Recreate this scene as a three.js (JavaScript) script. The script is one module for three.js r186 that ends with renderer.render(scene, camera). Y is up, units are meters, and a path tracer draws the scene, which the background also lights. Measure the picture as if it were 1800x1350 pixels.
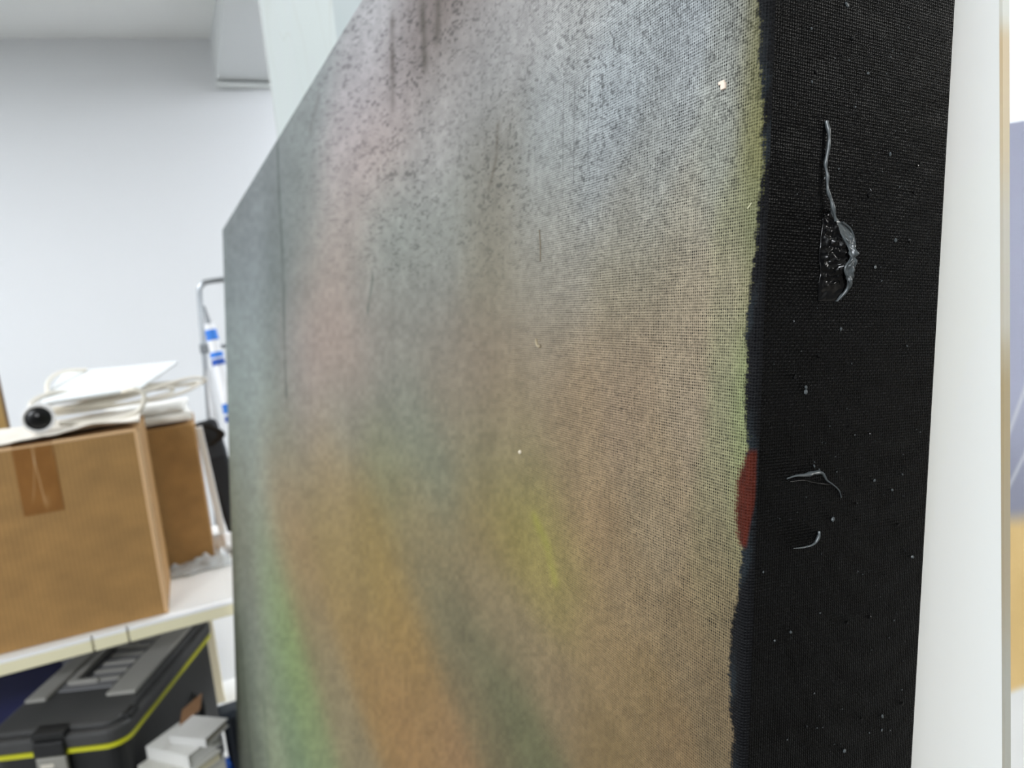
import * as THREE from 'three';
import { RoundedBoxGeometry } from 'three/addons/geometries/RoundedBoxGeometry.js';
import { mergeGeometries } from 'three/addons/utils/BufferGeometryUtils.js';
import { RectAreaLightUniformsLib } from 'three/addons/lights/RectAreaLightUniformsLib.js';

// ---------------------------------------------------------------- camera, light, exposure
const scene = new THREE.Scene();
scene.background = new THREE.Color(0xd9dde2);
const camera = new THREE.PerspectiveCamera(56.74, 1800 / 1350, 0.02, 40);
camera.position.set(0, 1.35, 0);
camera.up.set(0.14467935, 0.98624147, -0.07997284);
camera.lookAt(0.42112204, 1.35 - 0.13451193, -0.89697423);
camera.focus = 0.128;
camera.userData.fStop = 26;
const renderer = new THREE.WebGLRenderer({ antialias: true });
renderer.toneMapping = THREE.LinearToneMapping;
renderer.toneMappingExposure = 2.08;
renderer.shadowMap.enabled = true;
RectAreaLightUniformsLib.init();
// ceiling fittings out of view, the last two added for their light: [x, z, width, depth, radiance, drop under the ceiling, colour]
const CEILING_LAMPS = [
  [-1.6, -1.95, 1.2, 0.6, 9.6, 0xf4f8ff, 'wide white ceiling light panel above the storage rack'],
  [-1.7, 1.5, 1.2, 0.6, 27, 0xf6faff, 'wide white ceiling light panel behind the viewer'],
  [1.7, -2.0, 0.6, 0.9, 5, 0xf4f8ff, 'unseen ceiling light panel added to brighten the right wall'],
  [3.75, 2.85, 1.2, 1.2, 26, 0xfbfaf6, 'unseen ceiling light panel added for the sheen on the black canvas edge'],
];
const GLOBE = { at: [1.5, 2.47, -2.86], power: 1.5, color: 0xf0f5ff };
const CEIL = 2.55;

// ---------------------------------------------------------------- helpers
let seed = 12345;
const rnd = () => { seed = (seed * 1664525 + 1013904223) >>> 0; return seed / 4294967296; };
const hash = (x, y) => { let h = (Math.imul(x | 0, 374761393) + Math.imul(y | 0, 668265263)) | 0; h = Math.imul(h ^ (h >>> 13), 1274126177); return ((h ^ (h >>> 16)) >>> 0) / 4294967296; };
const noise = (x, y, w = 0) => {
  const x0 = Math.floor(x), y0 = Math.floor(y), fx = x - x0, fy = y - y0, u = fx * fx * (3 - 2 * fx), v = fy * fy * (3 - 2 * fy);
  const m = w ? (a) => ((a % w) + w) % w : (a) => a;
  const a = hash(m(x0), m(y0)), b = hash(m(x0 + 1), m(y0)), c = hash(m(x0), m(y0 + 1)), d = hash(m(x0 + 1), m(y0 + 1));
  return a + (b - a) * u + (c - a) * v + (a - b - c + d) * u * v;
};
const fbm = (x, y, n = 4) => { let s = 0, a = 0.5; for (let i = 0; i < n; i++) { s += a * noise(x, y); x = x * 2.03 + 17.1; y = y * 2.03 + 5.7; a *= 0.5; } return s; };
const clamp = (x, a = 0, b = 1) => Math.min(b, Math.max(a, x));
const smooth = (a, b, x) => { const t = clamp((x - a) / (b - a)); return t * t * (3 - 2 * t); };

function dataTexture(w, h, fill, srgb, repeat) {
  const d = new Uint8Array(w * h * 4), c = [0, 0, 0];
  for (let y = 0; y < h; y++) for (let x = 0; x < w; x++) {
    fill(x, y, c); const i = (y * w + x) * 4;
    d[i] = clamp(c[0], 0, 255); d[i + 1] = clamp(c[1], 0, 255); d[i + 2] = clamp(c[2], 0, 255); d[i + 3] = 255;
  }
  const t = new THREE.DataTexture(d, w, h, THREE.RGBAFormat);
  t.magFilter = THREE.LinearFilter; t.minFilter = THREE.LinearMipmapLinearFilter; t.generateMipmaps = true;
  if (srgb) t.colorSpace = THREE.SRGBColorSpace;
  if (repeat) { t.wrapS = t.wrapT = THREE.RepeatWrapping; t.repeat.set(...repeat); }
  t.needsUpdate = true; return t;
}
const mat = (color, roughness = 0.6, more = {}) => new THREE.MeshStandardMaterial({ color, roughness, ...more });
const used = {};
const numbered = (n) => { used[n] = (used[n] ?? -1) + 1; return used[n] ? `${n}_${String(used[n]).padStart(3, '0')}` : n; };
function tag(o, label, category, group) { o.userData = { label, category }; if (group) o.userData.group = group; return o; }
function thing(name, label, category, [x, y, z] = [0, 0, 0], turn = 0, group) {
  const o = new THREE.Group(); o.name = numbered(name); o.position.set(x, y, z); o.rotation.y = turn; scene.add(o);
  return tag(o, label, category, group);
}
function part(name, geometry, material, parent) {
  const m = new THREE.Mesh(Array.isArray(geometry) ? join(geometry) : geometry, material);
  m.name = name; m.castShadow = m.receiveShadow = true; parent.add(m); return m;
}
function struct(name, geometry, material, parent = scene) { const m = part(name, geometry, material, parent); if (parent === scene) m.userData.kind = 'structure'; return m; }
const join = (gs) => mergeGeometries(gs.map((g) => { const q = g.index ? g.toNonIndexed() : g.clone(); for (const k of Object.keys(q.attributes)) if (!['position', 'normal', 'uv'].includes(k)) q.deleteAttribute(k); return q; }));
const box = (w, h, d, x = 0, y = 0, z = 0, r = 0) => (r ? new RoundedBoxGeometry(w, h, d, 3, r) : new THREE.BoxGeometry(w, h, d)).translate(x, y, z);
const V = (x, y, z) => new THREE.Vector3(x, y, z);
const tube = (pts, r, seg = 40, sides = 10, closed = false) => new THREE.TubeGeometry(new THREE.CatmullRomCurve3(pts.map((p) => V(...p)), closed, 'centripetal'), seg, r, sides, closed);
function rod(a, b, r, r2 = r, sides = 16) { const A = V(...a), B = V(...b), d = B.clone().sub(A), g = new THREE.CylinderGeometry(r2, r, d.length(), sides); g.applyQuaternion(new THREE.Quaternion().setFromUnitVectors(V(0, 1, 0), d.clone().normalize())); return g.translate((A.x + B.x) / 2, (A.y + B.y) / 2, (A.z + B.z) / 2); }
// a slab whose outline lies in x, z (points counter-clockwise seen from above) and rises from y0 to y1
function slab(outline, y0, y1, bevel = 0, curve = 3) {
  const s = new THREE.Shape(outline.map(([x, z]) => new THREE.Vector2(x, -z)));
  const g = new THREE.ExtrudeGeometry(s, { depth: y1 - y0 - 2 * bevel, bevelEnabled: bevel > 0, bevelSize: bevel, bevelThickness: bevel, bevelOffset: -bevel, bevelSegments: curve, steps: 1 });
  return g.rotateX(-Math.PI / 2).translate(0, y0 + bevel, 0);
}
// a sheet of given thickness over a grid of points f(u, v)
function sheet(f, nu, nv, thick) {
  const P = [], idx = [], W = nu + 1;
  for (let j = 0; j <= nv; j++) for (let i = 0; i <= nu; i++) P.push(V(...f(i / nu, j / nv)));
  const pos = [], nrm = P.map((p, k) => { const i = k % W, j = (k / W) | 0; const a = P[j * W + Math.min(i + 1, nu)].clone().sub(P[j * W + Math.max(i - 1, 0)]), b = P[Math.min(j + 1, nv) * W + i].clone().sub(P[Math.max(j - 1, 0) * W + i]); return a.cross(b).normalize(); });
  const uv = [];
  for (const s of [0, 1]) P.forEach((p, k) => { const q = p.clone().addScaledVector(nrm[k], s ? -thick : 0); pos.push(q.x, q.y, q.z); uv.push((k % W) / nu, ((k / W) | 0) / nv); });
  const N = P.length, quad = (a, b, c, d) => idx.push(a, b, c, a, c, d);
  for (let j = 0; j < nv; j++) for (let i = 0; i < nu; i++) { const a = j * W + i; quad(a, a + 1, a + W + 1, a + W); quad(N + a, N + a + W, N + a + W + 1, N + a + 1); }
  for (let i = 0; i < nu; i++) { quad(i, N + i, N + i + 1, i + 1); const a = nv * W + i; quad(a, a + 1, N + a + 1, N + a); }
  for (let j = 0; j < nv; j++) { const a = j * W; quad(a, a + W, N + a + W, N + a); const b = a + nu; quad(b, N + b, N + b + W, b + W); }
  const g = new THREE.BufferGeometry(); g.setAttribute('position', new THREE.Float32BufferAttribute(pos, 3)); g.setAttribute('uv', new THREE.Float32BufferAttribute(uv, 2)); g.setIndex(idx); g.computeVertexNormals(); return g;
}

// ---------------------------------------------------------------- room
const plaster = dataTexture(512, 512, (x, y, c) => { const n = noise(x / 4, y / 4, 128) * 0.5 + noise(x / 16, y / 16, 32) * 0.5; c[0] = c[1] = c[2] = n * 255; }, false, [2, 2]);
const wallPaint = mat(0xe4e6e7, 0.7, { bumpMap: plaster, bumpScale: 0.0004 });
const unseenWallGrey = mat(0x54575b, 0.8, { bumpMap: plaster, bumpScale: 0.0004 });  // grey for the unseen walls, chosen so the black edge reflects something dark
const ceilingPaint = mat(0xfafbf8, 0.9, { bumpMap: plaster, bumpScale: 0.0004 });
const floorGrit = dataTexture(512, 512, (x, y, c) => { const n = 150 + 40 * fbm(x / 60, y / 60) - 20 * hash(x, y); c[0] = n; c[1] = n * 0.985; c[2] = n * 0.96; }, true, [1, 1]);
struct('floor', box(11, 0.1, 9.5, 2.3, -0.05, 0.6), mat(0x9a9894, 0.7, { map: floorGrit }));
struct('ceiling', box(11, 0.1, 9.5, 2.3, CEIL + 0.05, 0.6), ceilingPaint);
const backWall = struct('wall_back', box(12, CEIL + 0.1, 0.12, 2.3, CEIL / 2, -0.06), wallPaint);
backWall.position.set(0, 0, -3.55); backWall.rotation.y = -Math.atan(0.165);
struct('wall_left', box(0.12, CEIL + 0.1, 9.5, -3.2, CEIL / 2, 0.6), wallPaint);
struct('wall_right', box(0.12, CEIL + 0.1, 3.4, 2.6, CEIL / 2, -1.8), wallPaint);
struct('wall_far_right', box(0.12, CEIL + 0.1, 9.5, 7.7, CEIL / 2, 0.6), unseenWallGrey);  // unseen wall, set far off to keep that reflection dim
struct('wall_front', box(11, CEIL + 0.1, 0.12, 2.3, CEIL / 2, 5.2), unseenWallGrey);
// the sloping boxed soffit between the back wall and the ceiling, with a thin ledge under it
{
  const prof = [[-3.62, 2.355], [-3.62, 2.56], [-2.05, 2.56], [-2.09, 2.548], [-2.81, 2.452], [-3.47, 2.358]];
  const s = new THREE.Shape(prof.map(([z, y]) => new THREE.Vector2(-z, y)));
  const g = new THREE.ExtrudeGeometry(s, { depth: 0.72, bevelEnabled: false }).rotateY(Math.PI / 2).translate(0.345, 0, 0);
  const so = struct('trim_1', g, mat(0xe6e9e8, 0.75));
  struct('ledge', box(0.72, 0.014, 0.05, 0.7, 2.344, -3.45, 0.003), mat(0xdfe2df, 0.6), so);
}

// ---------------------------------------------------------------- lamps
for (const [x, z, w, d, power, color, label] of CEILING_LAMPS) {
  const t = thing('ceiling_lamp', label, 'lamp', [x, CEIL, z]);
  const f = 0.012;
  part('frame', [box(w + 2 * f, 0.03, f, 0, -0.015, d / 2 + f / 2), box(w + 2 * f, 0.03, f, 0, -0.015, -d / 2 - f / 2), box(f, 0.03, d, w / 2 + f / 2, -0.015, 0), box(f, 0.03, d, -w / 2 - f / 2, -0.015, 0), box(w, 0.006, d, 0, -0.003, 0)], mat(0xf2f2f2, 0.4), t);
  part('diffuser', box(w, 0.012, d, 0, -0.014, 0), new THREE.MeshStandardMaterial({ color: 0xffffff, roughness: 0.6, emissive: color, emissiveIntensity: 2.5 }), t);
  const L = new THREE.RectAreaLight(color, power, w, d); L.name = 'lamp_glow'; L.position.set(0, -0.032, 0); L.rotation.x = -Math.PI / 2; t.add(L);
}
{
  const t = thing('globe_lamp', 'small round ceiling lamp near the back wall beside the sloping soffit', 'lamp', GLOBE.at);
  part('cup', new THREE.CylinderGeometry(0.03, 0.03, 0.04, 20).translate(0, 0.06, 0), mat(0xf2f2f2, 0.4), t);
  part('bulb', new THREE.SphereGeometry(0.04, 24, 16), new THREE.MeshStandardMaterial({ color: 0xffffff, emissive: GLOBE.color, emissiveIntensity: 2.5 }), t);
  const L = new THREE.PointLight(GLOBE.color, GLOBE.power); L.name = 'bulb_glow'; L.shadow.radius = 2; t.add(L);
}

// ---------------------------------------------------------------- the leaning painting
// On its face a place is (s, t): metres in from the near edge, metres up from mid height of the part that is seen close (HM above the foot).
const LEAN = THREE.MathUtils.degToRad(6.5), LEN = 1.1716, HM = 1.3527, TOP = 0.1372, THICK = 0.0448, RAD = 0.0015, NEAR_Z = -0.086;
const PITCH = 0.00052;   // thread to thread
const DABS = [
  [0.2374, 0.1201, 172, 172, 173], [0.1800, 0.0997, 127, 117, 114], [0.1517, 0.0897, 99, 85, 77], [0.1190, 0.0781, 147, 142, 140], [0.0914, 0.0683, 157, 155, 153], [0.0612, 0.0576, 161, 161, 158], [0.0384, 0.0495, 151, 155, 155], [0.0205, 0.0432, 142, 147, 149], [0.0074, 0.0385, 128, 131, 127], [0.0029, 0.0370, 108, 104, 80],
  [0.3557, 0.1296, 143, 148, 148], [0.2707, 0.1052, 171, 164, 167], [0.2029, 0.0857, 154, 149, 149], [0.1435, 0.0687, 143, 140, 137], [0.1023, 0.0568, 144, 144, 142], [0.0663, 0.0464, 147, 151, 151], [0.0421, 0.0395, 152, 159, 162], [0.0233, 0.0341, 142, 146, 146], [0.0097, 0.0302, 137, 139, 133], [0.0031, 0.0283, 112, 110, 83],
  [0.5566, 0.1362, 132, 138, 138], [0.4411, 0.1116, 131, 137, 133], [0.2976, 0.0811, 170, 157, 155], [0.2207, 0.0648, 172, 155, 149], [0.1550, 0.0508, 151, 148, 145], [0.1021, 0.0396, 124, 121, 112], [0.0717, 0.0331, 144, 148, 146], [0.0461, 0.0277, 138, 142, 142], [0.0263, 0.0235, 139, 141, 136], [0.0106, 0.0201, 137, 139, 129], [0.0020, 0.0183, 116, 114, 80],
  [0.9625, 0.1320, 115, 120, 120], [0.6942, 0.0973, 122, 128, 129], [0.5009, 0.0722, 109, 116, 112], [0.4014, 0.0593, 139, 141, 136], [0.2999, 0.0462, 159, 148, 141], [0.2129, 0.0349, 134, 140, 133], [0.1438, 0.0260, 135, 137, 130], [0.1060, 0.0211, 123, 118, 105], [0.0743, 0.0170, 142, 142, 135], [0.0371, 0.0121, 139, 137, 127], [0.0191, 0.0098, 137, 133, 119], [0.0060, 0.0081, 128, 127, 101], [0.0015, 0.0075, 110, 114, 90],
  [1.0963, 0.0462, 108, 116, 116], [0.7660, 0.0312, 129, 137, 139], [0.5407, 0.0211, 104, 112, 107], [0.3855, 0.0140, 147, 139, 129], [0.3167, 0.0109, 160, 142, 131], [0.2530, 0.0080, 136, 139, 131], [0.1617, 0.0039, 136, 136, 128], [0.1058, 0.0014, 126, 120, 103], [0.0740, -0.0001, 140, 135, 122], [0.0366, -0.0017, 133, 126, 107], [0.0186, -0.0026, 139, 129, 109], [0.0055, -0.0031, 139, 131, 109],
  [1.0782, -0.0580, 125, 135, 132], [0.7851, -0.0461, 143, 152, 149], [0.5678, -0.0373, 120, 128, 122], [0.4591, -0.0329, 158, 143, 136], [0.3521, -0.0286, 168, 145, 133], [0.3048, -0.0266, 148, 132, 121], [0.2148, -0.0230, 135, 131, 121], [0.1441, -0.0201, 132, 124, 111], [0.1099, -0.0187, 127, 113, 95], [0.0736, -0.0173, 137, 125, 106], [0.0362, -0.0158, 138, 123, 102], [0.0181, -0.0150, 140, 127, 106], [0.0063, -0.0145, 135, 132, 104],
  [1.1105, -0.1490, 127, 139, 133], [0.8018, -0.1141, 141, 152, 146], [0.5578, -0.0866, 127, 133, 121], [0.4388, -0.0731, 150, 139, 128], [0.3069, -0.0582, 127, 133, 119], [0.1985, -0.0460, 122, 125, 111], [0.1334, -0.0386, 128, 117, 97], [0.0900, -0.0337, 138, 124, 98], [0.0590, -0.0302, 139, 120, 95], [0.0358, -0.0276, 139, 121, 99], [0.0177, -0.0255, 139, 125, 104], [0.0059, -0.0242, 131, 131, 101],
  [1.1450, -0.2465, 116, 121, 110], [0.8194, -0.1857, 141, 145, 135], [0.5851, -0.1420, 141, 135, 113], [0.4701, -0.1206, 144, 130, 101], [0.3406, -0.0964, 144, 124, 86], [0.2165, -0.0733, 128, 128, 97], [0.1563, -0.0620, 112, 116, 98], [0.1097, -0.0533, 125, 118, 90], [0.0828, -0.0483, 132, 121, 90], [0.0587, -0.0438, 134, 117, 91], [0.0258, -0.0377, 134, 118, 94], [0.0068, -0.0341, 131, 126, 98],
  [1.1185, -0.3344, 100, 103, 84], [0.8380, -0.2612, 139, 143, 126], [0.5943, -0.1975, 146, 139, 111], [0.5118, -0.1760, 158, 119, 68], [0.3806, -0.1417, 141, 121, 76], [0.2475, -0.1070, 140, 121, 75], [0.1696, -0.0866, 130, 114, 81], [0.1095, -0.0709, 130, 113, 74], [0.0896, -0.0657, 137, 124, 68], [0.0712, -0.0609, 138, 130, 74], [0.0557, -0.0569, 138, 114, 87], [0.0253, -0.0490, 132, 117, 93], [0.0078, -0.0444, 126, 117, 91],
  [1.1288, -0.4321, 93, 98, 83], [0.8576, -0.3408, 133, 136, 124], [0.6254, -0.2626, 124, 138, 103], [0.4818, -0.2142, 142, 120, 81], [0.3136, -0.1576, 137, 118, 76], [0.2182, -0.1254, 141, 119, 72], [0.1700, -0.1092, 118, 111, 87], [0.1094, -0.0888, 127, 114, 87], [0.0664, -0.0743, 134, 120, 78], [0.0345, -0.0636, 130, 112, 85], [0.0087, -0.0549, 123, 110, 83],
  [1.1269, -0.5277, 77, 84, 70], [0.8399, -0.4090, 124, 130, 121], [0.6361, -0.3247, 122, 139, 100], [0.5193, -0.2764, 126, 146, 87], [0.4098, -0.2311, 136, 120, 92], [0.2870, -0.1804, 137, 113, 74], [0.1850, -0.1382, 141, 113, 68], [0.1391, -0.1192, 107, 104, 81], [0.0892, -0.0986, 127, 113, 86], [0.0451, -0.0803, 133, 113, 82], [0.0159, -0.0683, 123, 106, 80], [0.0041, -0.0634, 113, 100, 76],
  [1.1635, -0.6432, 73, 77, 66], [0.8226, -0.4757, 109, 116, 105], [0.6024, -0.3675, 118, 134, 100], [0.4651, -0.3001, 128, 147, 97], [0.3523, -0.2447, 129, 117, 89], [0.2403, -0.1897, 144, 113, 70], [0.1707, -0.1555, 136, 109, 72], [0.1233, -0.1322, 113, 101, 75], [0.0966, -0.1191, 97, 98, 73], [0.0628, -0.1025, 126, 109, 82], [0.0297, -0.0862, 123, 104, 74], [0.0078, -0.0754, 113, 97, 73],
  [1.1357, -0.7292, 93, 96, 86], [0.8419, -0.5617, 104, 109, 93], [0.6590, -0.4574, 149, 158, 121], [0.5009, -0.3673, 113, 130, 99], [0.3958, -0.3073, 118, 123, 93], [0.2908, -0.2475, 130, 118, 90], [0.1861, -0.1877, 142, 111, 73], [0.1338, -0.1579, 141, 111, 78], [0.1005, -0.1389, 108, 100, 73], [0.0781, -0.1261, 93, 93, 66], [0.0443, -0.1069, 121, 102, 70], [0.0183, -0.0921, 121, 101, 73], [0.0060, -0.0850, 109, 94, 70],
];
// weave: height of the cloth at thread coordinates, 0..1 (n threads per repeat)
function weave(X, Y, n) {
  const ix = Math.floor(X), iy = Math.floor(Y), m = (a) => ((a % n) + n) % n;
  X += 0.22 * (noise(Y / 9, m(ix) * 3.7, 0) - 0.5); Y += 0.22 * (noise(X / 9 + 50, m(iy) * 2.9, 0) - 0.5);
  const fx = X - ix - 0.5, fy = Y - iy - 0.5, odd = (m(ix) + m(iy)) & 1;
  const gx = 0.5 - 0.5 * Math.cos(2 * Math.PI * fx), gy = 0.5 - 0.5 * Math.cos(2 * Math.PI * fy);   // 1 between threads
  const hole = (gx * gy) ** 1.1 * (0.45 + 0.9 * hash(m(Math.round(X)) * 7 + 3, m(Math.round(Y)) * 3 + 1));
  return clamp(0.86 + 0.14 * hash(m(ix) * 3 + 1, m(iy) * 5 + 2) - 0.7 * hole - 0.2 * (odd ? gx * gx : gy * gy));
}
const NW = 96;
const weaveTexture = dataTexture(2048, 2048, (x, y, c) => {
  const X = x / 2048 * NW, Y = y / 2048 * NW;
  const lump = noise(X * 0.5, Y * 0.5, NW / 2) * 0.5 + noise(X, Y, NW) * 0.5, big = noise(X / 8, Y / 8, NW / 8);
  const filled = smooth(0.45, 0.85, big);
  const h = weave(X, Y, NW) * (1 - 0.35 * filled) * 0.72 + 0.28 * lump;
  c[0] = c[1] = c[2] = h * 255;
}, false, [1 / (NW * PITCH), 1 / (NW * PITCH)]);
weaveTexture.channel = 1;

// broad colour of the paint, some shading and sheen folded in, on a coarse grid, a soft blend of dabs; each dab as wide as the spacing of its neighbours
const lin = (c) => Math.pow(c / 255, 2.2), GAIN = [1, 1, 1];
const dabs = DABS.map(([s, t, r, g, b]) => ({ s, t, c: [lin(r) * GAIN[0], lin(g) * GAIN[1], lin(b) * GAIN[2]], rs: 0.003 + 0.17 * s + 0.1 * s * s, rt: 0.0075 + 0.075 * s }));
const sU = (s) => Math.log(1 + Math.max(0, s) / 0.06) / Math.log(1 + LEN / 0.06), sOf = (u) => 0.06 * (Math.exp(u * Math.log(1 + LEN / 0.06)) - 1);
const T_LO = Math.asinh(-0.85 / 0.15), T_HI = Math.asinh((TOP + 0.052) / 0.15);
const tV = (t) => (Math.asinh((Math.max(t, -0.9) + 0.05) / 0.15) - T_LO) / (T_HI - T_LO), tOf = (v) => 0.15 * Math.sinh(T_LO + v * (T_HI - T_LO)) - 0.05;
const GN = 320, grid = new Float32Array(GN * GN * 3);
for (let j = 0; j < GN; j++) for (let i = 0; i < GN; i++) {
  const s = sOf(i / (GN - 1)), t = tOf(j / (GN - 1)); let W = 1e-12, r = 0, g = 0, b = 0, best = 1e9, near = dabs[0];
  for (const d of dabs) {
    const q = ((s - d.s) / d.rs) ** 2 + ((t - d.t) / d.rt) ** 2;
    if (q < best) { best = q; near = d; }
    if (q < 16) { const w = Math.exp(-q); W += w; r += w * d.c[0]; g += w * d.c[1]; b += w * d.c[2]; }
  }
  const k = (j * GN + i) * 3, e = W < 1e-5 ? 1 : 0;
  grid[k] = e ? near.c[0] : r / W; grid[k + 1] = e ? near.c[1] : g / W; grid[k + 2] = e ? near.c[2] : b / W;
}
function broad(s, t, c) {
  const u = clamp(sU(s)) * (GN - 1), v = clamp(tV(t)) * (GN - 1), i = Math.min(GN - 2, u | 0), j = Math.min(GN - 2, v | 0), fu = u - i, fv = v - j, k = (j * GN + i) * 3, R = GN * 3;
  for (let n = 0; n < 3; n++) c[n] = (grid[k + n] * (1 - fu) + grid[k + 3 + n] * fu) * (1 - fv) + (grid[k + R + n] * (1 - fu) + grid[k + R + 3 + n] * fu) * fv;
}
// distance to a brush line and how far along it, in its own stretched measure
function line(pts, s, t, ks = 1) {
  let best = 1e9;
  for (let i = 0; i + 1 < pts.length; i++) {
    const [a, b] = pts[i], [c, d] = pts[i + 1], dx = (c - a) * ks, dy = d - b, px = (s - a) * ks, py = t - b, f = clamp((px * dx + py * dy) / (dx * dx + dy * dy));
    const q = Math.hypot(px - dx * f, py - dy * f); if (q < best) best = q;
  }
  return best;
}
const EDGE = [[-0.09, 0.0024], [-0.0859, 0.0024], [-0.0807, 0.0022], [-0.0712, 0.0036], [-0.0609, 0.0031], [-0.0505, 0.0017], [-0.0467, 0.0016], [-0.0302, 0.0012], [-0.0237, 0.0020], [-0.0172, 0.0021], [-0.0079, 0.0023], [-0.0033, 0.0017], [0.0065, 0.0010], [0.0116, 0.0003], [0.0196, 0.0003], [0.0276, 0.0009], [0.041, 0.0020], [0.09, 0.0022]];
const edgeAt = (t) => { let i = 1; while (i < EDGE.length - 1 && EDGE[i][0] < t) i++; const [a, x] = EDGE[i - 1], [b, y] = EDGE[i], f = clamp((t - a) / (b - a)); return x + (y - x) * f; };
const STROKES = [   // [points (s, t), half width, stretch of s, colour, strength]
  [[[0.53, 0.1296], [0.5284, 0.0986], [0.5188, 0.0565], [0.5148, 0.0199], [0.5153, -0.0259], [0.512, -0.0674]], 0.006, 1, [70, 78, 74], 0.75],
  [[[0.0748, 0.0135], [0.0742, 0.0099], [0.0741, 0.0059]], 0.00035, 1, [80, 72, 58], 0.7],
  [[[0.2372, 0.0099], [0.2426, 0.0023], [0.2471, -0.0042]], 0.0022, 1, [92, 98, 90], 0.75],
  [[[0.0763, -0.0605], [0.0728, -0.0632], [0.069, -0.0663], [0.0671, -0.0701], [0.0649, -0.0738]], 0.0018, 0.8, [160, 162, 60], 0.32],
  [[[0.1003, 0.0454], [0.1013, 0.0363], [0.106, 0.0292]], 0.0012, 1, [95, 88, 76], 0.6],
  [[[0.2025, 0.11], [0.2031, 0.0791]], 0.004, 1, [88, 80, 74], 0.7],
  [[[0.166, 0.11], [0.163, 0.082]], 0.0035, 1, [78, 72, 64], 0.75],
  [[[0.148, 0.11], [0.150, 0.086]], 0.0035, 1, [78, 72, 64], 0.75],
  [[[0.3563, 0.1233], [0.3858, 0.1104]], 0.004, 1, [105, 105, 100], 0.6],
  [[[1.10, 0.06], [1.10, -0.1]], 0.02, 1, [110, 118, 118], 0.3],
  [[[0.0635, 0.046], [0.0633, 0.026]], 0.00022, 1, [70, 72, 70], 0.6],
  [[[0.0583, 0.045], [0.0583, 0.022]], 0.0002, 1, [70, 72, 70], 0.6],
  [[[0.0522, 0.045], [0.0521, 0.024]], 0.0002, 1, [70, 72, 70], 0.6],
  [[[0.0465, 0.043], [0.0464, 0.027]], 0.00018, 1, [70, 72, 70], 0.5],
  [[[1.04, -0.5], [0.93, -0.62], [0.82, -0.66]], 0.022, 1, [52, 58, 48], 0.7],
  [[[1.14, -0.42], [1.1, -0.7]], 0.016, 1, [66, 70, 54], 0.6],
  [[[0.74, -0.43], [0.7, -0.52]], 0.010, 1, [82, 96, 78], 0.5],
  [[[0.62, 0.11], [0.60, 0.02]], 0.01, 1, [112, 120, 118], 0.4],
  [[[0.56, 0.05], [0.55, 0.0]], 0.006, 1, [112, 120, 118], 0.4],
];
const AMBER = [74, 26, 13].map(lin), SLATE = [38, 48, 54].map(lin), INK = [6, 7, 11].map(lin), OLIVE = [112, 112, 62].map(lin);
const PAINT = STROKES.map(([p, w, k, c, a]) => ({ p, w, k, c: c.map(lin), a, s0: Math.min(...p.map((q) => q[0])) - 4 * w / k, s1: Math.max(...p.map((q) => q[0])) + 4 * w / k, t0: Math.min(...p.map((q) => q[1])) - 4 * w, t1: Math.max(...p.map((q) => q[1])) + 4 * w }));
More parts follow.
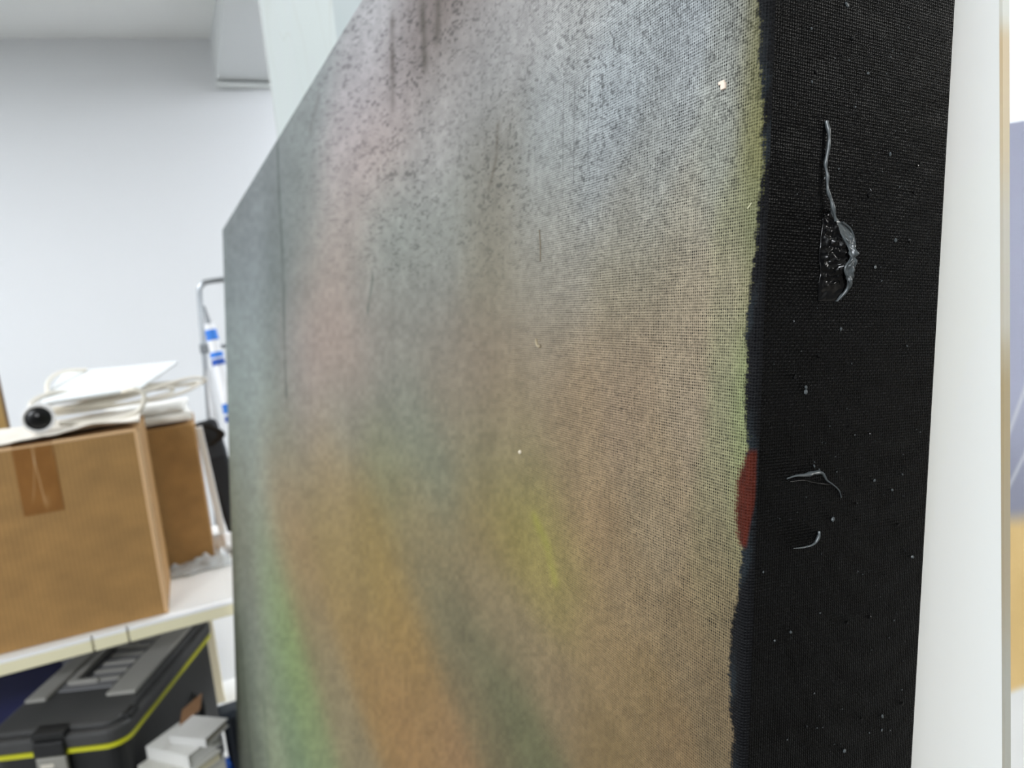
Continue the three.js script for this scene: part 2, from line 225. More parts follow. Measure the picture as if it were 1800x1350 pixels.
function faceColour(s, t, c, fine) {
  broad(s, t, c);
  const lo = 0.0035 + 0.02 * s;   // how fine the brush texture is drawn here
  // dragged brush streaks and broken paint
  const streak = noise(s / (lo * 1.6) + 40, t / (lo * 9)) - 0.5, mottle = fbm(s / lo + 9, t / lo, 3) - 0.45;
  const pebble = noise(s / (0.0003 + 0.0036 * s), t / (0.0004 + 0.0016 * s)) * 0.6 + noise(s / (0.0007 + 0.007 * s) + 31, t / (0.0009 + 0.003 * s)) * 0.4, upper = smooth(-0.02, 0.03, t - s * 0.05) * smooth(0.6, 0.15, s);
  let k = 1 + 0.16 * streak + 0.22 * mottle - 0.6 * upper * (0.4 + 0.9 * noise(s / (0.006 + 0.08 * s) + 3, t / 0.03)) * smooth(0.5, 0.85, pebble) + 0.12 * upper;
  if (fine > 0) { const h = weave(s / PITCH, t / PITCH, NW); k *= 1 + fine * (1.1 + 0.5 * noise(s / 0.004, t / 0.004)) * (h - 0.72); }  // weave pits darkened in the colour as shade between threads
  k *= 1 + 0.25 * (noise(s / (0.0008 + s * 0.006), t / (0.0008 + s * 0.006)) - 0.5);
  for (let n = 0; n < 3; n++) c[n] *= k;
  for (const q of PAINT) {
    if (s < q.s0 || s > q.s1 || t < q.t0 || t > q.t1) continue;
    const d = line(q.p, s, t, q.k), a = q.a * Math.exp(-((d / q.w) ** 2)) * (0.7 + 0.6 * (noise(s / (q.w * 2), t / (q.w * 2)) - 0.3));
    for (let n = 0; n < 3; n++) c[n] += (q.c[n] - c[n]) * clamp(a);
  }
  if (s < 0.02) {
    const rag = (noise(s / 0.0004, t / 0.0005) - 0.5) * 0.0006 + (weave(s / PITCH, t / PITCH, NW) - 0.72) * 0.0009 + (noise(7, t / 0.004) - 0.5) * 0.0006 + 0.0004 * (noise(3, t / 0.0004) - 0.5), e = edgeAt(t) + rag;
    const ol = smooth(0.0065, 0.001, s) * smooth(-0.05, 0.0, t) * 0.3; for (let n = 0; n < 3; n++) c[n] += (OLIVE[n] - c[n]) * ol;
    const green = smooth(0.0075, 0.002, s) * smooth(-0.065, -0.03, t) * smooth(0.0, -0.02, t) * 0.4; c[0] *= 1 - 0.25 * green; c[1] *= 1 + 0.05 * green; c[2] *= 1 - 0.3 * green;
    const a = smooth(e + 0.0004, e - 0.0003, s), inky = smooth(e - 0.0006, e - 0.0016, s + 0.0006 * noise(5, t / 0.003));
    const blue = smooth(0.045, 0.02, t) * smooth(0.35, 0.75, noise(5, t / 0.006 + s * 300));
    for (let n = 0; n < 3; n++) { const dark = SLATE[n] * 0.4 * blue + INK[n] * (1 - 0.55 * blue); c[n] += ((dark + (INK[n] * 0.6 - dark) * inky) - c[n]) * a; }
    const rt = (t + 0.0385) / 0.0088, wide = 0.0006 + 0.0026 * Math.sin(Math.PI * clamp((1 - rt) / 2 * 0.86)), red = smooth(1, 0.85, Math.abs(rt)) * smooth(wide + 0.0009, wide - 0.0006, s + rag) * smooth(-0.0007 + 0.0011 * smooth(0.2, -1, rt), -0.0001 + 0.0011 * smooth(0.2, -1, rt), s);
    for (let n = 0; n < 3; n++) c[n] += (AMBER[n] * (0.8 + 0.4 * noise(s / 0.0004, t / 0.0016)) - c[n]) * red;
  }
}
const toByte = (x) => 255 * Math.pow(clamp(x), 1 / 2.2);
const NEAR_S = 0.11, NEAR_T = 0.1, ARC = RAD * Math.PI / 2, NEAR_Q = ARC;
const tmp = [0, 0, 0];
const farMap = dataTexture(2048, 2048, (x, y, c) => { faceColour(sOf((x + 0.5) / 2048), tOf((y + 0.5) / 2048), tmp, 0); for (let n = 0; n < 3; n++) c[n] = toByte(tmp[n]); }, true);
const nearMap = dataTexture(2048, 2048, (x, y, c) => { const s = -NEAR_Q + RAD + (x + 0.5) / 2048 * (NEAR_S + NEAR_Q - RAD); faceColour(s, -NEAR_T + (y + 0.5) / 2048 * 2 * NEAR_T, tmp, smooth(0.11, 0.05, Math.max(s, Math.abs(t0(y)) * 0.9))); for (let n = 0; n < 3; n++) c[n] = toByte(tmp[n]); }, true);
function t0(y) { return -NEAR_T + (y + 0.5) / 2048 * 2 * NEAR_T; }
// the face as a grid: s below RAD follows the rounded edge
function faceGrid(sl, tl, uvOf) {
  const p = [], nr = [], a = [], b = [], idx = [], W = sl.length;
  for (const t of tl) for (const s of sl) {
    let x = 0, z = s, nx = -1, nz = 0;
    if (s < RAD) { const f = (RAD - s) / RAD; x = RAD - RAD * Math.cos(f); z = RAD - RAD * Math.sin(f); nx = -Math.cos(f); nz = Math.sin(f); }
    p.push(x, t + HM, -z); nr.push(nx, 0, nz); a.push(...uvOf(s, t)); b.push(-s, t);
  }
  for (let j = 0; j + 1 < tl.length; j++) for (let i = 0; i + 1 < W; i++) { const k = j * W + i; idx.push(k, k + W, k + 1, k + 1, k + W, k + W + 1); }
  const g = new THREE.BufferGeometry(); g.setAttribute('position', new THREE.Float32BufferAttribute(p, 3)); g.setAttribute('normal', new THREE.Float32BufferAttribute(nr, 3)); g.setAttribute('uv', new THREE.Float32BufferAttribute(a, 2)); g.setAttribute('uv1', new THREE.Float32BufferAttribute(b, 2)); g.setIndex(idx); return g;
}
const span = (a, b, n) => Array.from({ length: n + 1 }, (_, i) => a + (b - a) * i / n);
const S_ARC = RAD - ARC;   // the s at which the rounding ends on the side
const sNear = [...span(S_ARC, RAD, 8), ...span(RAD, NEAR_S, 30).slice(1)], sFar = span(0, 1, 80).map((f) => NEAR_S * Math.pow(LEN / NEAR_S, f));
const sAll = [...sNear, ...sFar.slice(1)], tMid = span(-NEAR_T, NEAR_T, 20), tLow = [-HM, -1.2, -1.05, ...span(0, 1, 60).map((f) => -0.9 * Math.pow(NEAR_T / 0.9, f))], tHigh = span(NEAR_T, TOP, 6);
const farUV = (s, t) => [sU(s), tV(t)], nearUV = (s, t) => [(s - S_ARC) / (NEAR_S - S_ARC), (t + NEAR_T) / (2 * NEAR_T)];
const paint = thing('painting', 'large abstract painting in hazy grey, ochre and green with a black painted edge', 'painting', [-0.0674, 0.006, 0], 0);
paint.position.z = NEAR_Z - LEN / 2; paint.rotation.z = -LEAN;
const Z0 = LEN / 2;      // near edge in the painting's own axes
const paintLook = { roughness: 0.6, specularIntensity: 0.35, bumpMap: weaveTexture, bumpScale: 0.0003 };
const faceGeo = mergeGeometries([mergeGeometries([faceGrid(sAll, tLow, farUV), faceGrid(sAll, tHigh, farUV), faceGrid(sFar, tMid, farUV)]), faceGrid(sNear, tMid, nearUV)], true).translate(0, 0, Z0);
part('canvas_face', faceGeo, [new THREE.MeshPhysicalMaterial({ map: farMap, ...paintLook }), new THREE.MeshPhysicalMaterial({ map: nearMap, ...paintLook })], paint);
// black painted tacking edges: near side, far side, top and foot
const litWeaveBlack = dataTexture(1024, 1024, (x, y, c) => { const X = x / 1024 * NW, Y = y / 1024 * NW, h = weave(X, Y, NW), n = noise(X / 6, Y / 6, NW / 6) * 0.7 + 0.6 * hash(x >> 3, y >> 3), k = 1.5 + 18 * Math.max(0, h - 0.3) ** 2 * n; c[0] = k; c[1] = k * 1.03; c[2] = k * 1.1; }, true, [1 / (NW * PITCH), 1 / (NW * PITCH)]);  // thread crowns lightened and pits darkened in the colour to stand for glints
litWeaveBlack.channel = 1;
const black = new THREE.MeshPhysicalMaterial({ map: litWeaveBlack, roughness: 0.33, specularIntensity: 0.17, bumpMap: weaveTexture, bumpScale: 0.0003 });
function sideGeo(w, h) { const g = new THREE.PlaneGeometry(w, h, 4, 40), p = g.attributes.position, u = []; for (let i = 0; i < p.count; i++) u.push(p.getX(i) + 0.0123, p.getY(i) + HM); g.setAttribute('uv1', new THREE.Float32BufferAttribute(u, 2)); return g; }
const HH = HM + TOP;
const edgeSide = part('canvas_edge', sideGeo(THICK - RAD, HH).translate(RAD + (THICK - RAD) / 2, HH / 2, Z0), black, paint);
edgeSide.userData.label = 'black painted near edge of the canvas';
part('canvas_edge', sideGeo(THICK, HH).rotateY(Math.PI).translate(THICK / 2, HH / 2, -Z0), black, paint);
part('canvas_edge', sideGeo(THICK, LEN).rotateZ(Math.PI / 2).rotateX(-Math.PI / 2).rotateY(Math.PI / 2).translate(THICK / 2, HH, 0), black, paint);
const pine = mat(0xc9a777, 0.7);
for (const [w, h, y, z] of [[0.045, HH - 0.004, HH / 2, Z0 - 0.0245], [0.045, HH - 0.004, HH / 2, -Z0 + 0.0245], [LEN - 0.094, 0.045, HH - 0.0245, 0], [LEN - 0.094, 0.045, 0.0245, 0]]) part('stretcher_bar', box(0.036, h, w, THICK - 0.0185, y, z, 0.002), pine, paint);

// raised paint and dried skin on the black edge: d runs back from the face, t up
const skin = new THREE.MeshPhysicalMaterial({ color: 0x030304, roughness: 0.24, specularIntensity: 0.8 });
const skinPale = new THREE.MeshPhysicalMaterial({ color: 0x4a5052, roughness: 0.32, clearcoat: 0.3, clearcoatRoughness: 0.3 });
const on = (d, t, up = 0) => [d, t + HM, Z0 + up];
const taper = (pts, r0) => { const c = new THREE.CatmullRomCurve3(pts.map((p) => V(...on(...p))), false, 'centripetal'), n = 48, g = new THREE.TubeGeometry(c, n, 1, 8), p = g.attributes.position;
  for (let i = 0; i <= n; i++) { const q = c.getPointAt(i / n), r = r0(i / n) * (0.8 + 0.4 * noise(i / 3, 5)); for (let k = 0; k <= 8; k++) { const m = i * 9 + k; p.setXYZ(m, q.x + (p.getX(m) - q.x) * r, q.y + (p.getY(m) - q.y) * r, q.z + (p.getZ(m) - q.z) * r); } }
  g.computeVertexNormals(); return g; };
part('paint_ridge', taper([[0.0136, 0.0236, 0], [0.0138, 0.0215, 0.0005], [0.0138, 0.0194, 0.0005], [0.0134, 0.0165, 0.0004], [0.0137, 0.0148, 0.0006], [0.0138, 0.0125, 0.0007], [0.0145, 0.0108, 0.0009], [0.0150, 0.009, 0.0011], [0.0157, 0.0075, 0.001]], (f) => 0.00022 + 0.00022 * Math.exp(-f * 9) + 0.00012 * Math.sin(f * 20) ** 2), skinPale, paint);
// the dried flap: a crumpled membrane folded to the right of a torn, wet looking hollow
const along = (pts, f) => { const q = f * (pts.length - 1), i = Math.min(pts.length - 2, q | 0), g = q - i; return pts[i].map((a, k) => a + (pts[i + 1][k] - a) * g); };
const TEAR = [[0.0152, 0.0094], [0.0159, 0.0077], [0.0166, 0.0058], [0.0179, 0.0036], [0.0183, 0.0016], [0.0171, -0.0004], [0.0182, -0.0022], [0.0190, -0.0036], [0.0176, -0.0058]];
const RIM = [[0.0155, 0.0092], [0.0178, 0.0075], [0.0200, 0.0064], [0.0209, 0.0048], [0.0212, 0.0026], [0.0212, 0.0004], [0.0210, -0.0016], [0.0206, -0.0032], [0.0182, -0.0056]];
const fold = (d, t) => Math.abs(noise(d / 0.0011 + t / 0.002 + 4, t / 0.0015 - d / 0.003 + 9) - 0.5) * 1.3 + Math.abs(noise(d / 0.0005 + 24, t / 0.0007 + 9) - 0.5) * 0.7;
part('paint_flap', sheet((u, v) => { const a = along(TEAR, 1 - v), b = along(RIM, 1 - v), d = a[0] + (b[0] - a[0]) * u, t = a[1] + (b[1] - a[1]) * u, w = Math.sin(Math.PI * Math.min(1, v * 1.15)); return on(d, t, 0.0002 + w * (1 - u * u) * 0.0016 + w * 0.0016 * fold(d, t) * (1 - u ** 6)); }, 26, 60, 0.00025), skinPale, paint);
part('paint_skin', sheet((u, v) => { const b = along(TEAR, 1 - v), a = [0.0131 + 0.0006 * noise(v * 6, 3) + 0.0018 * (1 - smooth(0, 0.12, 1 - v)), b[1]], d = a[0] + (b[0] - a[0]) * u * 0.97, t = b[1]; return on(d, t, 0.00012 + 0.0012 * u ** 2 * Math.sin(Math.PI * v) + 0.0011 * fold(d + 0.05, t * 1.5) * Math.sin(Math.PI * v) * Math.min(1, u * 4)); }, 26, 60, 0.0001), skin, paint);
part('paint_ridge', taper(TEAR.map(([d, t], i) => [d, t, 0.0004 + 0.0017 * Math.sin(Math.PI * Math.min(1, (1 - i / 8) * 1.15))]), (f) => 0.00016 + 0.00008 * Math.sin(f * 23)), skinPale, paint);
part('paint_ridge', taper(RIM.slice(1).map(([d, t], i) => [d, t, 0.0005]), (f) => 0.00022 * (1.1 - f)), skinPale, paint);
part('paint_ridge', taper([[0.0078, -0.0356, 0.0001], [0.0095, -0.0352, 0.0004], [0.0115, -0.0352, 0.0006], [0.0140, -0.0350, 0.0006], [0.0158, -0.0353, 0.0005], [0.0170, -0.0366, 0.0004], [0.0187, -0.0376, 0.0003], [0.0205, -0.0389, 0.0002], [0.0212, -0.0402, 0.0001]], (f) => 0.0001 + 0.0003 * Math.exp(-(((f - 0.35) / 0.25) ** 2))), skinPale, paint);
part('paint_ridge', taper([[0.0085, -0.0362, 0.0001], [0.0115, -0.0362, 0.0002], [0.0140, -0.0368, 0.0002], [0.0165, -0.0373, 0.0002], [0.0187, -0.0376, 0.0001]], () => 0.00014), skin, paint);
part('paint_ridge', taper([[0.0100, -0.0479, 0.0001], [0.0125, -0.0480, 0.0002], [0.0148, -0.0476, 0.0003], [0.0158, -0.0463, 0.0003], [0.0160, -0.0457, 0.0001]], (f) => 0.00008 + 0.00022 * f), skinPale, paint);
// specks of dried paint on the black edge, many added as pale glints
for (let i = 0; i < 170; i++) {
  const d = 0.003 + 0.039 * rnd(), t = -0.09 + 0.134 * rnd(), r = 0.00006 + 0.00024 * rnd() ** 3, g = new THREE.IcosahedronGeometry(r, 0).scale(0.8 + 1.4 * rnd(), 0.8 + rnd(), 0.8).rotateZ(rnd() * 3).translate(...on(d, t, r * 0.3));
  part('paint_or_glint_speck', g, i % 3 ? skinPale : skin, paint);
}
// flake of bare pale paint and small ridges on the face
const faceOn = (s, t, up) => [-up, t + HM, Z0 - s];
const flakeMat = mat(0xe9d6c4, 0.5);
const fl = (s, t, w, h, up) => { const [x, y, z] = faceOn(s, t, up); return box(up * 2, h, w, x + up * 0.4, y, z, up * 0.6); };
part('paint_flake', [fl(0.0093, 0.0299, 0.0011, 0.0011, 0.00025).rotateX(0), fl(0.0098, 0.0306, 0.0014, 0.0006, 0.0002)], flakeMat, paint);
const faceRidge = (pts, r) => tube(pts.map(([s, t]) => faceOn(s, t, r * 0.2)), r, 24, 8);
part('paint_ridge', faceRidge([[0.0748, 0.0135], [0.0742, 0.0099], [0.0741, 0.0059]], 0.0002), mat(0x6e6350, 0.5), paint);
part('paint_ridge', faceRidge([[0.0757, -0.0138], [0.0759, -0.0146], [0.0752, -0.0156], [0.0740, -0.0158], [0.0733, -0.0154]], 0.00035), mat(0xa29478, 0.45), paint);
part('paint_ridge', faceRidge([[0.0020, 0.0097], [0.0027, 0.0091], [0.0029, 0.0089]], 0.00012), mat(0xc9c6a2, 0.45), paint);
part('paint_or_glint_speck', new THREE.IcosahedronGeometry(0.0006, 1).translate(...faceOn(0.0846, -0.0447, 0.0001)), mat(0xcfc4ae, 0.5), paint);

// ---------------------------------------------------------------- white laminate panels behind it
const veinMap = dataTexture(1024, 1024, (x, y, c) => {
  const X = x / 1024, Y = y / 1024, w = fbm(X * 3 + 2, Y * 2, 4);
  const v1 = Math.abs(Math.sin((X * 5 + Y * 2.2 + w * 5.5) * 1.7)), v2 = Math.abs(Math.sin((X * 3 - Y * 1.1 + w * 4 + 1) * 1.3));
  const k = 0.20 * smooth(0.06, 0, v1) * noise(X * 9, Y * 9) + 0.16 * smooth(0.08, 0, v2) * noise(X * 7 + 9, Y * 5) + 0.05 * fbm(X * 5 + 20, Y * 3, 3);
  c[0] = 245 - 50 * k; c[1] = 251 - 62 * k; c[2] = 251 - 84 * k;
}, true, [1.6, 1.1]);
const laminate = mat(0xffffff, 0.38, { map: veinMap });
const greyLaminate = mat(0xdbdedb, 0.4, { map: veinMap });
const metreUV = (g, f) => { const p = g.attributes.position, u = []; for (let i = 0; i < p.count; i++) u.push(...f(p.getX(i), p.getY(i), p.getZ(i))); g.setAttribute('uv', new THREE.Float32BufferAttribute(u, 2)); return g; };
const EDGE_TONES = [[1.255, 178, 178, 168], [1.285, 176, 164, 140], [1.32, 182, 166, 132], [1.335, 206, 202, 188], [1.352, 208, 205, 192], [1.37, 216, 200, 168], [1.385, 216, 196, 160], [1.392, 222, 224, 216], [1.42, 226, 231, 226], [1.5, 226, 231, 226]];  // tones of the thin edge by height, pale above, tan and grey below
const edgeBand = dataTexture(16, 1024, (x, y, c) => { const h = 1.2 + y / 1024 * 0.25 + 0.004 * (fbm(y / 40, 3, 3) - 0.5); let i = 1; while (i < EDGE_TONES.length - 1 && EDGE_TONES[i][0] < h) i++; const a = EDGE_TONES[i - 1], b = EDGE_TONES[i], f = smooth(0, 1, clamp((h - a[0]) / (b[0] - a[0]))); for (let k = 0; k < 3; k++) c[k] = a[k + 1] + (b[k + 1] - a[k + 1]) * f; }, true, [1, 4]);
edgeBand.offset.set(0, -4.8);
const p1 = thing('laminate_panel', 'tall white marbled laminate panel with an unevenly toned thin edge that the big painting leans on', 'panel', [0.1485, 0, -0.3275]);
part('board', metreUV(box(0.002, 2.548, 0.184, 0, 1.274, 0.1505), (x, y, z) => [z, y]), laminate, p1);
part('edge_tone_strip', metreUV(box(0.0021, 2.548, 0.0006, 0, 1.274, 0.2427), (x, y) => [x * 400, y]), mat(0xffffff, 0.5, { map: edgeBand }), p1).userData.label = 'thin unevenly toned edge';
const p3 = thing('laminate_panel', 'stretch of white laminate tinted darker for shade right of the bright joint strip above the big painting', 'panel', [0.1485, 0, -0.4205]);
part('board', metreUV(box(0.002, 2.548, 0.295, 0, 1.274, 0), (x, y, z) => [z + 2, y]), mat(0xc4cac9, 0.4, { map: veinMap }), p3);  // greyer copy of the white laminate, shade put into its tint
const p2 = thing('laminate_panel', 'white marbled laminate panel seen above the far top corner of the big painting', 'panel', [0.1525, 0, -0.7425], 0);
part('board', metreUV(box(0.002, 2.548, 0.34, 0, 1.274, 0), (x, y, z) => [z + 0.7, y + 0.3]), greyLaminate, p2);
part('edge_tone_strip', box(0.0035, 2.548, 0.006, 0, 1.274, -0.173, 0.001), mat(0xc9cdca, 0.4), p2);  // grey strip added where a gap shadow runs along the panel end
part('joint_strip', box(0.004, 2.548, 0.008, -0.0005, 1.274, 0.168, 0.0015), mat(0xf4f6f4, 0.35), p2);

// the second painting at the right, leaning on the wall side of the panel
const cloudMap = dataTexture(1024, 1024, (x, y, c) => {
  const X = (x / 1024 - 0.5) * 0.5, Y = y / 1024 * 1.412, n = fbm(X * 20, Y * 8, 4), f = Y - 1.19 + 0.02 * (n - 0.45) - 0.3 * (X + 0.006);
  const sh = 0.82 + 0.18 * smooth(1.19, 1.27, Y), lav = [(166 + 22 * n) * sh, (169 + 20 * n) * sh, (192 + 16 * n) * sh], och = [206 + 40 * n, 172 + 40 * n, 108 + 46 * n], wh = [236, 235, 232];
  const a = smooth(-0.008, 0.008, f), w = smooth(0.003, -0.003, Y - 1.084 - 0.7 * (X + 0.001) + 0.002 * n);
  for (let k = 0; k < 3; k++) { let q = och[k] + (lav[k] - och[k]) * a; q += (wh[k] - q) * w; c[k] = q; }
  const ray = Math.max(smooth(0.006, 0, Math.abs((X + 0.012) * 3.4 - (Y - 1.23))), smooth(0.004, 0, Math.abs((X + 0.012) * 2.6 - (Y - 1.2)))) * a;
  for (let k = 0; k < 3; k++) c[k] += (232 - c[k]) * 0.6 * ray;
}, true);
const cp = thing('painting', 'narrow canvas painted lavender over ochre and white behind the unevenly toned panel edge', 'painting', [0.44, 0, -0.24], Math.atan2(-0.813, 0.582));
const coarse = weaveTexture.clone(); coarse.channel = 0; coarse.repeat.set(5, 14);
part('canvas_face', new THREE.PlaneGeometry(0.5, 1.412, 1, 1).translate(0, 0.706, 0.0101), mat(0xffffff, 0.7, { map: cloudMap, bumpMap: coarse, bumpScale: 0.0003 }), cp);
part('stretcher_frame', [box(0.03, 1.412, 0.02, -0.235, 0.706, 0), box(0.03, 1.412, 0.02, 0.235, 0.706, 0), box(0.44, 0.03, 0.02, 0, 1.397, 0), box(0.44, 0.03, 0.02, 0, 0.015, 0)], pine, cp);

// ---------------------------------------------------------------- storage rack and what stands on it
const cream = mat(0xf3ebc8, 0.5), whiteBoard = mat(0xecebe6, 0.5);
const SHELF = 0.85, FRONT = -1.33, LOW = 0.45;
const rack = thing('storage_rack', 'white and cream shelving unit that carries the cardboard boxes and the toolbox', 'rack', [-0.42, 0, -1.56]);
part('shelf_board', box(1.16, 0.024, 0.50, 0, SHELF - 0.012, -0.02, 0.002), whiteBoard, rack);
part('shelf_board', box(0.965, 0.024, 0.70, -0.0975, LOW - 0.012, 0.08, 0.002), whiteBoard, rack);
part('shelf_board', box(0.17, 0.024, 0.53, 0.495, LOW - 0.012, -0.02, 0.002), whiteBoard, rack);
part('shelf_board', box(1.16, 0.024, 0.50, 0, 0.08, -0.02, 0.002), whiteBoard, rack);
for (const [x0, x1] of [[-0.60, 0.232], [0.2345, 0.284], [0.2865, 0.60]]) part('edge_strip', box(x1 - x0, 0.020, 0.012, (x0 + x1) / 2, SHELF - 0.018, 0.236, 0.002), cream, rack);
for (const [x0, x1] of [[-0.60, 0.232], [0.2345, 0.284], [0.2865, 0.60]]) part('edge_cap', box(x1 - x0, 0.007, 0.014, (x0 + x1) / 2, SHELF - 0.0045, 0.236, 0.0018), mat(0xffffff, 0.4), rack);
for (const [x, z] of [[-0.575, 0.19], [0.575, 0.165], [-0.575, -0.25], [0.575, -0.25]]) part('post', box(0.03, 0.83, 0.03, x, 0.415, z, 0.002), cream, rack);
part('post', box(0.030, 0.37, 0.04, 0.398, 0.64, -0.19, 0.002), mat(0xfaf0d2, 0.5), rack);
{
  const t = thing('backing_board', 'plain white board leaning behind the shelving unit beside its cream post', 'board', [0.14, 0, -1.88]);
  t.rotation.x = -0.36;
  part('board', box(0.36, 0.60, 0.012, 0, 0.30, 0, 0.002), mat(0xfbfcfc, 0.5), t);
}

// cardboard
const cardMap = dataTexture(512, 512, (x, y, c) => { const n = 0.9 + 0.16 * (fbm(x / 40, y / 40, 4) - 0.5) + 0.05 * (hash(x, y) - 0.5) + 0.03 * Math.sin(x * 0.8); c[0] = 186 * n; c[1] = 142 * n; c[2] = 84 * n; }, true, [1, 1]);
const card = mat(0xffffff, 0.75, { map: cardMap }), cardEdge = mat(0xdcb588, 0.8);
const tapeMap = dataTexture(256, 512, (x, y, c) => {   // brown tape with pale drag wrinkles
  const u = x / 256, v = y / 512, n = fbm(x / 50, y / 120, 3), w = 0.03 * (fbm(v * 6, 2, 3) - 0.45);
  const l = 0.9 * smooth(0.035, 0, Math.abs(u - 0.47 - 0.10 * (1 - v) - w)) * smooth(0.02, 0.3, v) + 0.7 * smooth(0.03, 0, Math.abs(u - 0.12 - 0.42 * v ** 0.6 + w)) * smooth(0.1, 0.3, v) + 0.6 * smooth(0.14, 0.02, Math.hypot(u - 0.6, (v - 0.14) * 0.8)) * n + 0.4 * smooth(0.03, 0, Math.abs(u - 0.7 - 0.3 * v)) * smooth(0.7, 0.9, v);
  c[0] = 138 + 22 * n + 44 * l; c[1] = 92 + 18 * n + 54 * l; c[2] = 42 + 14 * n + 62 * l;
}, true);
const tapeMat = new THREE.MeshPhysicalMaterial({ color: 0xffffff, map: tapeMap, roughness: 0.28, clearcoat: 0.4 });
function carton(name, label, w, h, d, pos, turn) {
  const t = thing(name, label, 'cardboard box', pos, turn);
  const T = 0.006;
  part('side_panel', box(w, h, T, 0, h / 2, d / 2 - T / 2, 0.0015), card, t);
  part('side_panel', box(w, h, T, 0, h / 2, -d / 2 + T / 2, 0.0015), card, t);
  part('side_panel', box(T, h, d - 2 * T, w / 2 - T / 2, h / 2, 0, 0.0015), card, t);
  part('side_panel', box(T, h, d - 2 * T, -w / 2 + T / 2, h / 2, 0, 0.0015), card, t);
  part('bottom_panel', box(w - 2 * T, T, d - 2 * T, 0, T / 2, 0), card, t);
  part('top_flap', box(w - 0.002, T, d / 2 - 0.002, 0, h - 0.001, d / 4, 0.0015), card, t);
  part('top_flap', box(w - 0.002, T, d / 2 - 0.002, 0, h - 0.001, -d / 4, 0.0015), card, t);
  return t;
}
const b1 = carton('cardboard_box', 'large brown cardboard box with a strip of tape hanging over its front edge', 0.46, 0.324, 0.2, [-0.299, SHELF, -1.437], -0.02);
part('tape', [box(0.055, 0.112, 0.0012, 0.080, 0.27, 0.1006), box(0.055, 0.0012, 0.13, 0.080, 0.3265, 0.036)], tapeMat, b1);
part('corner_edge', box(0.0075, 0.322, 0.0075, 0.2275, 0.162, 0.0975, 0.003), cardEdge, b1);
part('top_edge', box(0.456, 0.005, 0.006, 0, 0.3245, 0.0985, 0.002), cardEdge, b1);
const b2 = carton('cardboard_box', 'smaller brown cardboard box standing behind the right edge of the taped one', 0.30, 0.288, 0.2, [-0.13, SHELF, -1.66], -0.03);
part('tape', [box(0.09, 0.0012, 0.15, 0.06, 0.2912, 0)], tapeMat, b2);
// wrinkled clear film under the small box
const film = new THREE.MeshPhysicalMaterial({ color: 0xe9ecec, roughness: 0.22, transmission: 0.65, thickness: 0, clearcoat: 0.3 });
tag(part('plastic_film', sheet((u, v) => [-0.09 + 0.135 * u, SHELF + 0.004 + 0.020 * v * (0.3 + noise(u * 9, v * 4)) * smooth(0, 0.3, u), -1.50 - 0.052 * v + 0.012 * (noise(u * 7 + 3, v * 3) - 0.5)], 34, 14, 0.0006), film, scene), 'crumpled clear plastic film at the foot of the smaller box', 'plastic film');
// cloth on the big box
const cloth = mat(0xe9e2d6, 0.85);
tag(part('dust_sheet', sheet((u, v) => [-0.53 + 0.462 * u, SHELF + 0.331 + 0.010 * noise(u * 7, v * 4) + 0.008 * fbm(u * 14, v * 9, 3), -1.345 - 0.19 * v], 60, 26, 0.003), cloth, scene), 'off white crumpled sheet lying on top of the large cardboard box', 'sheet');
// white packs on the small box
for (const [x, y, z, w, h, d, a, l] of [[-0.062, 1.146, -1.66, 0.15, 0.018, 0.18, 0.05, 'thick white board lying flat on the smaller cardboard box'], [-0.07, 1.165, -1.665, 0.16, 0.010, 0.17, -0.08, 'thin white board lying on the thick one under the cable coil']]) {
  const t = thing('white_board', l, 'board', [x, y, z], a);
  part('sheet', sheet((u, v) => [w * (u - 0.5), h * 0.5 + 0.002 * noise(u * 5, v * 5) + h * 0.45, d * (0.5 - v)], 12, 12, h * 0.9), mat(0xf1efe8, 0.6), t);
}
// the coil: one long cable in flat loops
const cableMat = mat(0xe3ddcf, 0.45);
{
  const pts = [];
  for (let i = 0; i <= 150; i++) { const a = i / 150 * Math.PI * 2 * 4.6, k = i / 150, w = 0.125 - 0.03 * Math.sin(a * 0.23 + 1) + 0.05 * (noise(i / 9, 3) - 0.5); pts.push([Math.cos(a) * w, 0.004 + 0.036 * noise(i / 6, 9) + 0.004 * k, Math.sin(a) * w * 0.62 + 0.02 * (noise(i / 9, 21) - 0.5)]); }
  const t = thing('cable_coil', 'loose coil of off white cable under the thin white panel', 'cable', [-0.108, 1.192, -1.575], 0.25);
  part('loops', tube(pts, 0.0034, 900, 8), cableMat, t);
}
// thin white panel with its lead
{
  const t = thing('flat_panel', 'thin glossy white panel lying tilted on the coil of cable', 'panel', [-0.11, 1.230, -1.55], 0);
  const A = [-0.103, 0.003, 0.12], B = [0.045, 0.005, 0.095], C = [0.117, 0.032, -0.15], D = [-0.095, 0.036, -0.155];
  const at = (u, v, k) => (A[k] * (1 - u) + B[k] * u) * (1 - v) + (D[k] * (1 - u) + C[k] * u) * v;
  part('face', sheet((u, v) => [at(u, v, 0), at(u, v, 1), at(u, v, 2)], 8, 8, 0.0065), mat(0xf4f7f6, 0.3), t);
  part('lead', tube([[-0.088, 0.001, 0.06], [-0.099, 0.004, 0.045], [-0.104, 0.02, 0.02], [-0.101, 0.035, -0.03], [-0.084, 0.041, -0.09], [-0.055, 0.037, -0.14]], 0.004, 40, 10), cableMat, t);
  part('lead', tube([[0.02, 0.002, 0.105], [0.039, 0.006, 0.13], [0.053, -0.002, 0.133], [0.048, -0.026, 0.133], [0.023, -0.040, 0.133], [-0.043, -0.0395, 0.135], [-0.08, -0.036, 0.13]], 0.0042, 50, 10), cableMat, t);
}
